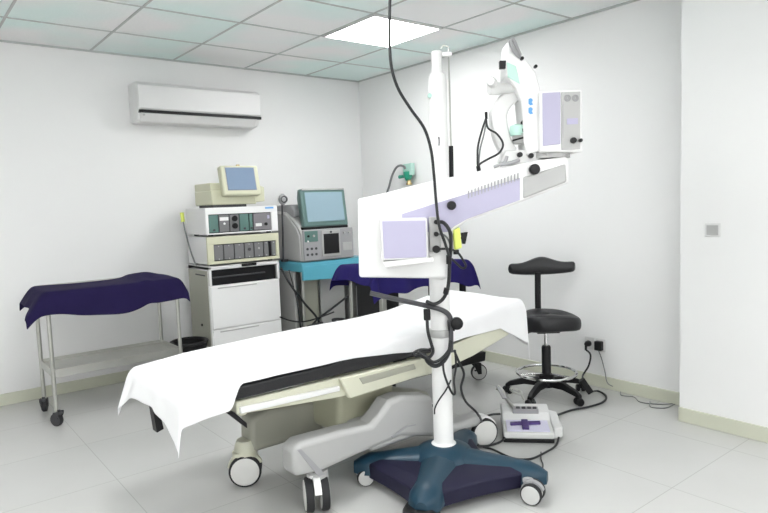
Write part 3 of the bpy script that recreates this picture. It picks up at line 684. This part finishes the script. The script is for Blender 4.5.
# head
H = 0.06
slab = [(508, 41), (512, 39.5), (517, 42), (527, 60), (536, 72), (540, 88), (541.5, 150), (527, 156), (524, 140), (523, 118), (521, 100), (515, 86), (506, 76)]
hd = obj('head_body', B().prism([atS(x, y, H) for x, y in slab], -NC*.14), BWHITE, t, bevel=.014, seg=3)
obj('head_cover', B().prism([atS(x, y, H+.004) for x, y in ((507, 62), (516, 66), (520, 84), (508, 77))], -NC*.01), MINT, hd, bevel=.002, label='pale green cover plate')
pr = atS(514, 49, H+.008)
obj('carry_handle', B().tube([atS(520, 57, H), atS(515, 52, H+.02), atS(510.5, 43, H+.03), atS(512, 39, H+.03), atS(515, 43, H+.03), atS(520, 55, H+.01)], .008, fine=5), MGREY, hd)
for x, y, r in ((521.5, 59, .007), (535, 67, .007)):
    p = atS(x, y, H); obj('screw_knob', B().cyl(p, p+NC*.018, r), BLACK, hd)
obj('side_knob', B().obox(atS(502.5, 65, .03), E*.014, NC*.012, (0, 0, .017)), BLACK, t, bevel=.003)
obj('side_knob_stem', B().cyl(atS(504, 66, .02), atS(510, 68, .02), .006), BLACK, t)
for y0_ in (101.5, 110.5):
    p = atS(530.5, y0_, H+.001)
    obj('logo', B().prism([atS(x, y, H+.003) for x, y in ((528.6, y0_-2.5), (531, y0_-3.6), (533, y0_-1.5), (531.8, y0_+.8), (533.2, y0_+3), (530.5, y0_+3.8), (528.6, y0_+2))], -NC*.004), LOGO, hd, label='small blue vertical logo mark')
lb = [(540, 90.5), (582.5, 89.5), (582.5, 152), (541, 152)]
bx = obj('lamp_house', B().prism([atS(x, y, .10) for x, y in lb], -NC*.20), BWHITE, t, bevel=.006)
obj('lamp_house_cover', B().prism([atS(x, y, .104) for x, y in ((542.5, 93), (560.5, 92), (560.5, 144), (543, 146))], -NC*.008), LAV, bx, bevel=.002, label='lavender left cover')
cpn = obj('control_panel', B().prism([atS(x, y, .104) for x, y in ((561.5, 92), (580.5, 91.5), (580.5, 149), (561.5, 150))], -NC*.008), LGREY, bx, bevel=.002)
for x in (567.5, 575.5):
    p = atS(x, 98, .105); obj('fan_grille', B().ring(p, NC, .012, .003, seg=24, sub=6).ring(p, NC, .006, .002, seg=20, sub=6).obox(p, E*.012, NC*.001, (0, 0, .001)), MGREY, cpn)
obj('label_plate', B().prism([atS(x, y, .106) for x, y in ((567, 118.5), (578, 118), (578, 124), (567, 124.5))], -NC*.004), mat('grey_lavender_print', (.42, .40, .55), .5), cpn)
obj('panel_seam', B().prism([atS(x, y, .106) for x, y in ((562.8, 104), (563.4, 104), (563.4, 138), (562.8, 138))], -NC*.004), MGREY, cpn)
for x, r in ((573, .013), (580, .008)):
    p = atS(x, 140.5, .104); obj('knob', B().lathe(p, NC, [(r*.8, 0), (r, .004), (r*.9, .016), (.002, .017)]), BLACK, cpn)
obj('lamp_house_foot', B().prism([atS(x, y, .08) for x, y in ((545, 151), (578, 151), (560, 157), (547, 157))], -NC*.16), LGREY, t, bevel=.004)
# optics carrier: tube, curved arm and lenses
obj('binocular_tube', B().lathe(atS(489, 89, .05), atS(515, 88, 0)-atS(489, 89, .05), [(.022, 0), (.027, .005), (.027, .05), (.023, .055), (.023, .12)]), WHITE, t)
ey = obj('eyepiece', B().lathe(atS(493, 83, .09), NC+E*-.4, [(.018, 0), (.020, .004), (.020, .04), (.016, .05)]), WHITE, t)
ca = [atS(519, 93, -.02), atS(511, 97, -.02), atS(502, 105, -.02), atS(498, 116, -.02), atS(499.5, 132, -.02), atS(504, 145, -.02), atS(510, 154, -.02)]
rings = []
for i, q in enumerate(smooth_path(ca, 4)):
    n_ = len(ca)*4-4; pass
sp = smooth_path(ca, 4)
for i, q in enumerate(sp):
    tg = (sp[min(i+1, len(sp)-1)]-sp[max(i-1, 0)]).normalized(); sd = tg.cross(NC).normalized()
    w = .030+.006*math.sin(i/len(sp)*3.1)
    rings.append([q+sd*w+NC*.035, q-sd*w+NC*.035, q-sd*w-NC*.035, q+sd*w-NC*.035])
obj('optics_arm', B().loft(rings), WHITE, t, bevel=.010, seg=3)
lp = atS(517, 124, 0)
obj('objective_cover', B().lathe(atS(517, 124, .02), (0, 0, -1), [(.010, 0), (.030, .008), (.034, .03), (.030, .05)]), MINT, t, label='pale green objective cover')
obj('objective', B().lathe(atS(518.5, 133.5, .02), (0, 0, -1), [(.026, 0), (.030, .004), (.026, .010), (.030, .016), (.026, .022), (.029, .028), (.024, .045)]), LGREY, t)
obj('objective_ring', B().obox(atS(518.5, 139, .045), E*.026+Vector((0, 0, .006)), NC*.006, (0, 0, .004)), BLACK, t)
for x, y in ((522.5, 123), (523.5, 130.5)):
    p = atS(x, y, .03); obj('focus_knob', B().cyl(p, p+NC*.02+E*-.002, .009), BLACK, t)
for x, y in ((519, 155), (530, 156)):
    p = atS(x, y, .04); obj('joint_knob', B().cyl(p, p+NC*.025, .011), BLACK, t)
obj('head_bracket', B().prism([atS(x, y, .045) for x, y in ((505, 150), (528, 150), (541, 152), (541, 162), (512, 165), (500, 162))], -NC*.09), WHITE, t, bevel=.008)
obj('release_lever', B().tube([atS(494, 167, .07), atS(500, 164.5, .08), atS(505, 162, .08), atS(507, 156, .085)], .007, fine=4).tube([atS(500, 165, .08), atS(512, 162.5, .08), atS(519, 160, .07)], .008, fine=3), MGREY, t)
# loose leads on the head
obj('lead', B().tube([atS(486, 118, .02), atS(482, 130, .03), atS(478, 146, .03), atS(477.5, 160, .04), atS(478, 169, .05)], .0045, fine=6), CABLE, t)
obj('lead', B().tube([atS(486, 118, .02), atS(488, 128, .03), atS(497, 134, .04), atS(503, 144, .05), atS(499, 153, .05), atS(488, 159, .05), atS(480, 164, .05), atS(478, 169, .05)], .0045, fine=6), CABLE, t)
obj('lead', B().tube([atS(486.5, 120, .02), atS(484, 134, .02), atS(480, 150, .03), atS(478.5, 168, .04)], .0035, fine=6), GCABLE, t)
obj('lead_plug', B().cyl(atS(486, 112, .02), atS(486.3, 119, .02), .006), BLACK, t)
obj('lead_plug', B().cyl(atS(478, 166, .05), atS(479, 171, .05), .009), BLACK, t)
# cables bundled on the column
c1 = [atS(438, 222, .125), atS(444, 223, .13), atS(450, 232, .13), atS(451, 247, .13), atS(449.5, 262, .125), atS(449, 279, .11), atS(447, 291, .10), atS(442, 300, .09), atS(434, 304, .09), atS(426, 301, .085)]
obj('cable', B().tube(c1, .008, fine=6), CABLE, t)
obj('cable_clip', B().cyl(atS(449, 255, .125), atS(449, 264, .125), .012), BLACK, t)
obj('cable_clip', B().cyl(atS(447, 288, .10), atS(445.5, 294, .10), .012), BLACK, t)
obj('cable', B().tube([atS(436, 234, .115), atS(444, 235, .12), atS(449, 241, .12), atS(451, 250, .12)], .004, fine=5), GCABLE, t)
obj('cable', B().tube([atS(438, 249, .12), atS(448, 249, .12), atS(457, 252, .09), atS(463, 260, .08), atS(466, 266, .06), atS(462, 268, .06), atS(452, 259, .10)], .005, fine=5), CABLE, t)
obj('cable', B().tube([atS(427, 320, .085), atS(428, 332, .09), atS(431, 343, .09), atS(433, 352, .09), atS(428, 358, .09), atS(420, 356, .085), atS(413, 354, .08), atS(420, 350, .07), atS(430, 350, .06)], .007, fine=6), CABLE, t)
obj('cable', B().tube([atS(451, 340, .075), atS(449, 352, .08), atS(443, 362, .09), atS(435, 366, .09), atS(428, 362, .09), atS(424, 355, .09), atS(415, 355.5, .09)], .009, fine=6), CABLE, t)
obj('cable', B().tube([atS(451, 340, .075), atS(449, 350, .08), atS(441, 359, .10), atS(433, 362, .10), atS(426, 357, .10), atS(418, 352, .10)], .007, fine=6), CABLE, t)
obj('cable', B().tube([atS(443, 357, .08), atS(443.5, 370, .085), atS(447, 382, .09), atS(452, 393, .09), atS(455, 393, .08), atS(454, 380, .07), atS(456, 366, .06), atS(455, 350, .06)], .005, fine=6), CABLE, t)
obj('cable', B().tube([atS(451, 380, .06), atS(446, 390, .07), atS(439, 400, .075), atS(435, 408, .075), atS(434.5, 414, .07)], .0035, fine=6), CABLE, t)

# ceiling supply cable
pt_ = [atS(390, -12, .14), atS(389.5, 20, .14), atS(390.5, 60, .14), atS(397, 86, .14), atS(410, 108, .14), atS(424, 128, .14), atS(431, 150, .14), atS(434, 175, .14), atS(436, 200, .14), atS(439, 225, .15), atS(445, 243, .15), atS(449, 256, .145)]
p0 = pt_[0]; pt_ = [Vector((p0.x, p0.y, CEIL-.005))]+pt_[1:] if p0.z > CEIL else [Vector((p0.x+.01, p0.y, CEIL-.005))]+pt_
o = cable('supply_cable', 'long black cable dropping from the ceiling to the microscope arm', pt_, .0062)

# floor cable from the column to the foot pedal
fc = [atS(454, 350, .06), atS(459, 362, .06), atS(464, 374, .05), atS(461, 388, .04), atS(466, 402, .03), atS(477, 413, .0), atZ(482, 424, .10), atZ(477, 436, .04), atZ(482, 446, .012), atZ(492, 449, .01), atZ(512, 458, .01), atZ(530, 459, .01), atZ(546, 452, .01), atZ(556, 445, .01), atZ(559, 434, .02), atZ(557, 428, .03)]
cable('floor_cable', 'black cable running from the column along the floor around the foot pedal', fc, .0055)
cable('floor_cable', 'black cable loop around the caster left of the foot pedal', [atZ(500, 414, .10), atZ(490, 415, .12), atZ(480, 421, .12), atZ(474, 433, .08), atZ(476, 444, .03), atZ(486, 446, .012), atZ(500, 442, .02), atZ(506, 436, .03)], .006)
cable('floor_cable', 'short thin cable trailing from the front of the foot pedal', [atZ(541, 452, .01), atZ(541, 459, .006), atZ(543, 465, .006), atZ(541, 473, .006), atZ(536, 478, .006)], .003)

# ---------------------------------------------------------------- foot pedal
A_ = Vector((2.43, 2.105, 0)); u_ = (Vector((2.60, 1.925, 0))-A_); L_ = .26; u_.normalize(); v_ = Vector((-u_.y, u_.x, 0))
fpw = lambda a, b, z: A_+u_*a+v_*b+Vector((0, 0, z))
t = root('foot_pedal', 'white foot pedal unit with purple cross pedal on the floor before the stool', 'foot pedal', fpw(L_/2, .16, 0))
def fbox(a0, a1, b0, b1, z0, z1): return B().obox(fpw((a0+a1)/2, (b0+b1)/2, (z0+z1)/2), u_*((a1-a0)/2), v_*((b1-b0)/2), (0, 0, (z1-z0)/2))
obj('base_plate', fbox(0, L_, 0, .34, .002, .022), BLACK, t, bevel=.004)
obj('shell', B().prism([fpw(0, .0, .022), fpw(0, 0, .055), fpw(0, .16, .065), fpw(0, .20, .10), fpw(0, .33, .105), fpw(0, .345, .022)], u_*L_), WHITE, t, bevel=.008, seg=3)
obj('tread', B().prism([fpw(.02, .012, .0565), fpw(L_-.02, .012, .0565), fpw(L_-.02, .15, .065), fpw(.02, .15, .065)], (0, 0, .006)), mat('pale_lavender_rubber', (.72, .70, .86), .5), t, bevel=.002)
obj('cross_pedal', B().prism([fpw(.10, .02, .064), fpw(.135, .02, .064), fpw(.135, .13, .070), fpw(.10, .13, .070)], (0, 0, .014)).prism([fpw(.04, .07, .066), fpw(.20, .09, .067), fpw(.20, .12, .069), fpw(.04, .10, .068)], (0, 0, .012)), DPURP, t, bevel=.003)
obj('grille_block', fbox(.06, .20, .19, .24, .09, .118), MGREY, t, bevel=.004)
for a in (.09, .12, .15, .18): obj('rocker_switch', fbox(a-.010, a+.010, .195, .215, .117, .126), DGREY, t, bevel=.002)
obj('side_wing', B().prism([fpw(L_+.002, .03, .01), fpw(L_+.05, .06, .01), fpw(L_+.05, .30, .01), fpw(L_+.002, .34, .01)], (0, 0, .06)), WHITE, t, bevel=.008)
obj('lever', B().tube([atZ(517, 411, .10), atZ(509, 402, .12), atZ(502, 391, .14), atZ(497, 387, .16)], [.009, .010, .013, .016], fine=4), STEEL, t)
obj('lever_pad', B().obox(atZ(501, 392, .15), (atZ(505, 399, .13)-atZ(498, 386, .16))*.5, u_*.012, (0, 0, .004)), MGREY, t, bevel=.003)
obj('guard_loop', B().ring(atZ(516, 391, .13), (0.2, -.3, 1), .035, .007), STEEL, t)
obj('loop_stem', B().cyl(atZ(524, 400, .09), atZ(520, 392, .13), .006), STEEL, t)

# ---------------------------------------------------------------- stool
SC = Vector((3.225, 2.425, 0))
t = root('stool', 'black saddle stool with curved backrest and chrome foot ring', 'stool', SC)
rr = random.Random(2)
for i in range(5):
    a = math.radians(-22+72*i); d = Vector((math.cos(a), math.sin(a), 0)); n = Vector((-d.y, d.x, 0))
    obj('leg', B().loft([[SC+d*s+n*w+Vector((0, 0, z-h)), SC+d*s-n*w+Vector((0, 0, z-h)), SC+d*s-n*w*.7+Vector((0, 0, z)), SC+d*s+n*w*.7+Vector((0, 0, z))] for s, w, z, h in ((.02, .028, .125, .055), (.14, .024, .115, .04), (.235, .020, .085, .03), (.262, .018, .066, .02))]), BLACK, t, bevel=.004)
    c = SC+d*.25
    caster(t, c.x, c.y, .06, .024, w=.018, twin=True, ang=a+1.2, hub_m=BLACK, fork_m=BLACK, trail=.008)
obj('hub', B().lathe(SC, (0, 0, 1), [(.05, .065), (.055, .08), (.045, .14), (.03, .15)]), BLACK, t)
obj('gas_lift_cover', B().lathe(SC, (0, 0, 1), [(.029, .14), (.029, .32), (.024, .33)]), BLACK, t)
obj('gas_lift', B().cyl(SC+Vector((0, 0, .32)), SC+Vector((0, 0, .44)), .012), CHROME, t, label='chrome piston')
obj('foot_ring', B().ring(SC+Vector((0, 0, .155)), (0, 0, 1), .185, .0095, seg=48), CHROME, t, label='chrome foot ring')
for i in range(3):
    a = math.radians(30+120*i); d = Vector((math.cos(a), math.sin(a), 0))
    obj('ring_spoke', B().cyl(SC+d*.03+Vector((0, 0, .15)), SC+d*.18+Vector((0, 0, .155)), .006), CHROME, t)
# seat: rounded pad, facing right
su = Vector((math.cos(yw), -math.sin(yw), 0)); sv = Vector((math.sin(yw), math.cos(yw), 0))
def seat_ring(sc, z, dz=0):
    out = []
    for k in range(28):
        a = 2*math.pi*k/28; ca_, sa = math.cos(a), math.sin(a)
        rx = .185*(abs(ca_)**.75)*(1 if ca_ > 0 else -1); ry = .175*(abs(sa)**.75)*(1 if sa > 0 else -1)
        tap = 1-.10*(rx/.185 if rx > 0 else 0)
        out.append(SC+su*(rx*sc+.03)+sv*(ry*sc*tap)+Vector((0, 0, z-.0+dz*(-rx/.185)+(.018*(ry/.175)**2))))
    return out
b = B().loft([seat_ring(.80, .425), seat_ring(.96, .432), seat_ring(1, .455), seat_ring(1, .495, .006), seat_ring(.95, .522, .008), seat_ring(.75, .53, .008), seat_ring(.35, .523, .006), seat_ring(.05, .520)]); b.smooth = True
obj('seat', b, VINYL, t, sub=1)
obj('seat_plate', B().obox(SC+Vector((0, 0, .43)), su*.07, sv*.07, (0, 0, .008)), BLACK, t)
obj('height_lever', B().tube([SC+Vector((0, 0, .425)), SC-su*.10+Vector((0, 0, .42)), SC-su*.14+Vector((0, 0, .40))], .005, fine=3), BLACK, t)
obj('backrest_stem', B().tube([SC-sv*.0+Vector((0, 0, .43)), SC+sv*.16+Vector((0, 0, .435)), SC+sv*.19+Vector((0, 0, .48)), SC+sv*.195+Vector((0, 0, .62)), SC+sv*.19+Vector((0, 0, .78))], .0205, fine=4), BLACK, t)
rings = []
for i in range(25):
    s = -1+i/12; th = s*.6
    ctr = SC+sv*(.02+.20*math.cos(th)-.0)+su*(.03+.235*math.sin(th)/math.sin(.6)*.93)
    topz = .830+.052*math.exp(-(s/.45)**2)+.018*s*s; botz = .748+.018*s*s
    if abs(s) > .97: topz -= .008; botz += .006
    nrm = (su*math.sin(th)+sv*math.cos(th)).normalized()
    rings.append([ctr-nrm*.016+Vector((0, 0, botz+.008)), ctr+nrm*.016+Vector((0, 0, botz+.008)), ctr+nrm*.024+Vector((0, 0, (topz+botz)/2)), ctr+nrm*.014+Vector((0, 0, topz)), ctr-nrm*.014+Vector((0, 0, topz)), ctr-nrm*.026+Vector((0, 0, (topz+botz)/2))])
b = B().loft(rings); b.smooth = True
obj('backrest', b, VINYL, t, sub=1)

# ---------------------------------------------------------------- sockets, plugs and wall bits
def wallX(x, y): return atX(x, y, XR)
p = wallX(590, 343)
t = root('power_plug', 'black power plug with thick cord in the wall behind the stool', 'plug', (XR, p.y, p.z))
obj('socket_plate', B().box(XR-.008, XR-.0005, p.y-.037, p.y+.037, p.z-.042, p.z+.042), WHITE, t, bevel=.003)
obj('plug_body', B().lathe((XR-.008, p.y, p.z), (-1, 0, 0), [(.018, 0), (.021, .008), (.018, .03), (.010, .045)]).cyl((XR-.045, p.y, p.z), (XR-.05, p.y, p.z-.04), .010, .007), BLACK, t)
cd = [Vector((XR-.05, p.y, p.z-.035)), atX(590.5, 355, XR-.05), atX(588.5, 366, XR-.07), atX(583, 375, XR-.10), atZ(582.5, 381, .10)]
obj('cord', B().tube(cd, .006, fine=6), CABLE, t)
pe = cd[-1]
t = root('transformer_block', 'black inline cable box hanging beside the stool foot', 'power adapter', (pe.x, pe.y, 0))
q1 = atZ(589.5, 391, .035)
dd_ = (q1-pe).normalized()
obj('case', B().obox((pe+q1)/2, dd_*((q1-pe).length/2+.012), dd_.orthogonal().normalized()*.024, dd_.cross(dd_.orthogonal().normalized())*.02), BLACK, t, bevel=.006)
cable('floor_cable', 'black cord looping right of the stool and back towards the foot pedal', [q1+dd_*.008, atZ(598, 391, .012), atZ(606, 396, .009), atZ(603, 402, .009), atZ(588, 407, .009), atZ(572, 410, .009), atZ(560, 414, .012), atZ(552, 417, .05)], .0065)
p = wallX(601, 345)
t = root('power_plug', 'square black adapter plug with a thin grey lead, right of the corded plug', 'plug', (XR, p.y, p.z))
obj('socket_plate', B().box(XR-.008, XR-.0005, p.y-.037, p.y+.037, p.z-.042, p.z+.042), WHITE, t, bevel=.003)
obj('adapter_body', B().box(XR-.045, XR-.008, p.y-.025, p.y+.025, p.z-.032, p.z+.030), BLACK, t, bevel=.006)
obj('thin_lead', B().tube([Vector((XR-.03, p.y, p.z-.03)), atX(602, 360, XR-.02), atX(605, 372, XR-.02), atX(607, 382, XR-.03), atZ(612, 386, .03), atZ(621, 388, .004), atZ(621, 395, .004), atZ(634, 397, .004), atZ(640, 402, .004), atZ(655, 404, .004), atZ(668, 404, .004), atZ(679.5, 402.5, .005)], .003, fine=5), GCABLE, t)
cable('floor_cable', 'thin dark lead doubled back on the floor beside the wall pillar', [atZ(650, 401.5, .004), atZ(651, 407, .004), atZ(665, 408, .004), atZ(674, 404.5, .004), atZ(679, 403, .004)], .003, GCABLE)
p = atX(713, 230, PX)
t = root('wall_plate', 'small blank white wall plate on the pillar at the right', 'wall plate', (PX, p.y, p.z))
obj('plate', B().box(PX-.007, PX-.0005, p.y-.040, p.y+.040, p.z-.036, p.z+.036), WHITE, t, bevel=.003)
obj('cover', B().box(PX-.010, PX-.006, p.y-.030, p.y+.030, p.z-.026, p.z+.026), LGREY, t, bevel=.002)
# oxygen valve on the right wall
p = wallX(409, 174)
t = root('oxygen_valve', 'green oxygen valve with pale bottle and grey hose on the right wall', 'valve', (XR, p.y, p.z-.06))
W = lambda x, y, d=.06: atX(x, y, XR-d)
obj('wall_block', B().box(XR-.03, XR-.0005, p.y-.05, p.y+.05, p.z-.03, p.z+.09), MINT, t, bevel=.006)
c = W(408, 175)
obj('valve_body', B().lathe(c+Vector((0, 0, .035)), (0, 0, -1), [(.015, 0), (.040, .008), (.040, .045), (.022, .08), (.010, .09)]).cyl(c, (XR-.03, c.y, c.z), .018), GREEN, t)
obj('valve_handle', B().cyl(W(407, 176), W(399.5, 177), .012, .016), GREEN, t)
obj('flow_tube', B().cyl(W(412, 175), W(412, 163), .022), MINT, t)
obj('outlet', B().lathe(W(409, 180), (0, 0, -1), [(.016, 0), (.018, .02), (.026, .03), (.026, .042)]), BRASS, t)
obj('hose', B().tube([W(405, 169), W(404, 166.5), W(400, 165.5), W(396, 168), W(392, 176), W(389, 187), W(387, 194), W(385, 215), W(384, 240)], .010, fine=6), GCABLE, t)

# ---------------------------------------------------------------- light, world, camera
w = bpy.data.worlds.new('world'); sc.world = w; w.use_nodes = True
w.node_tree.nodes['Background'].inputs['Color'].default_value = (1, 1, 1, 1)
w.node_tree.nodes['Background'].inputs['Strength'].default_value = 2.9  # even white fill light, entering by the added opening
cam = bpy.data.cameras.new('camera'); co = bpy.data.objects.new('camera', cam); COL.objects.link(co)
M = Matrix((Rv, Uv, -Fv)).transposed().to_4x4(); M.translation = CAM
co.matrix_world = M
cam.sensor_width = 36; cam.lens = f_/768*36; cam.clip_start = .05
sc.camera = co
vs = sc.view_settings; vs.view_transform = 'Standard'; vs.look = 'None'; vs.gamma = 1; vs.exposure = 1.02
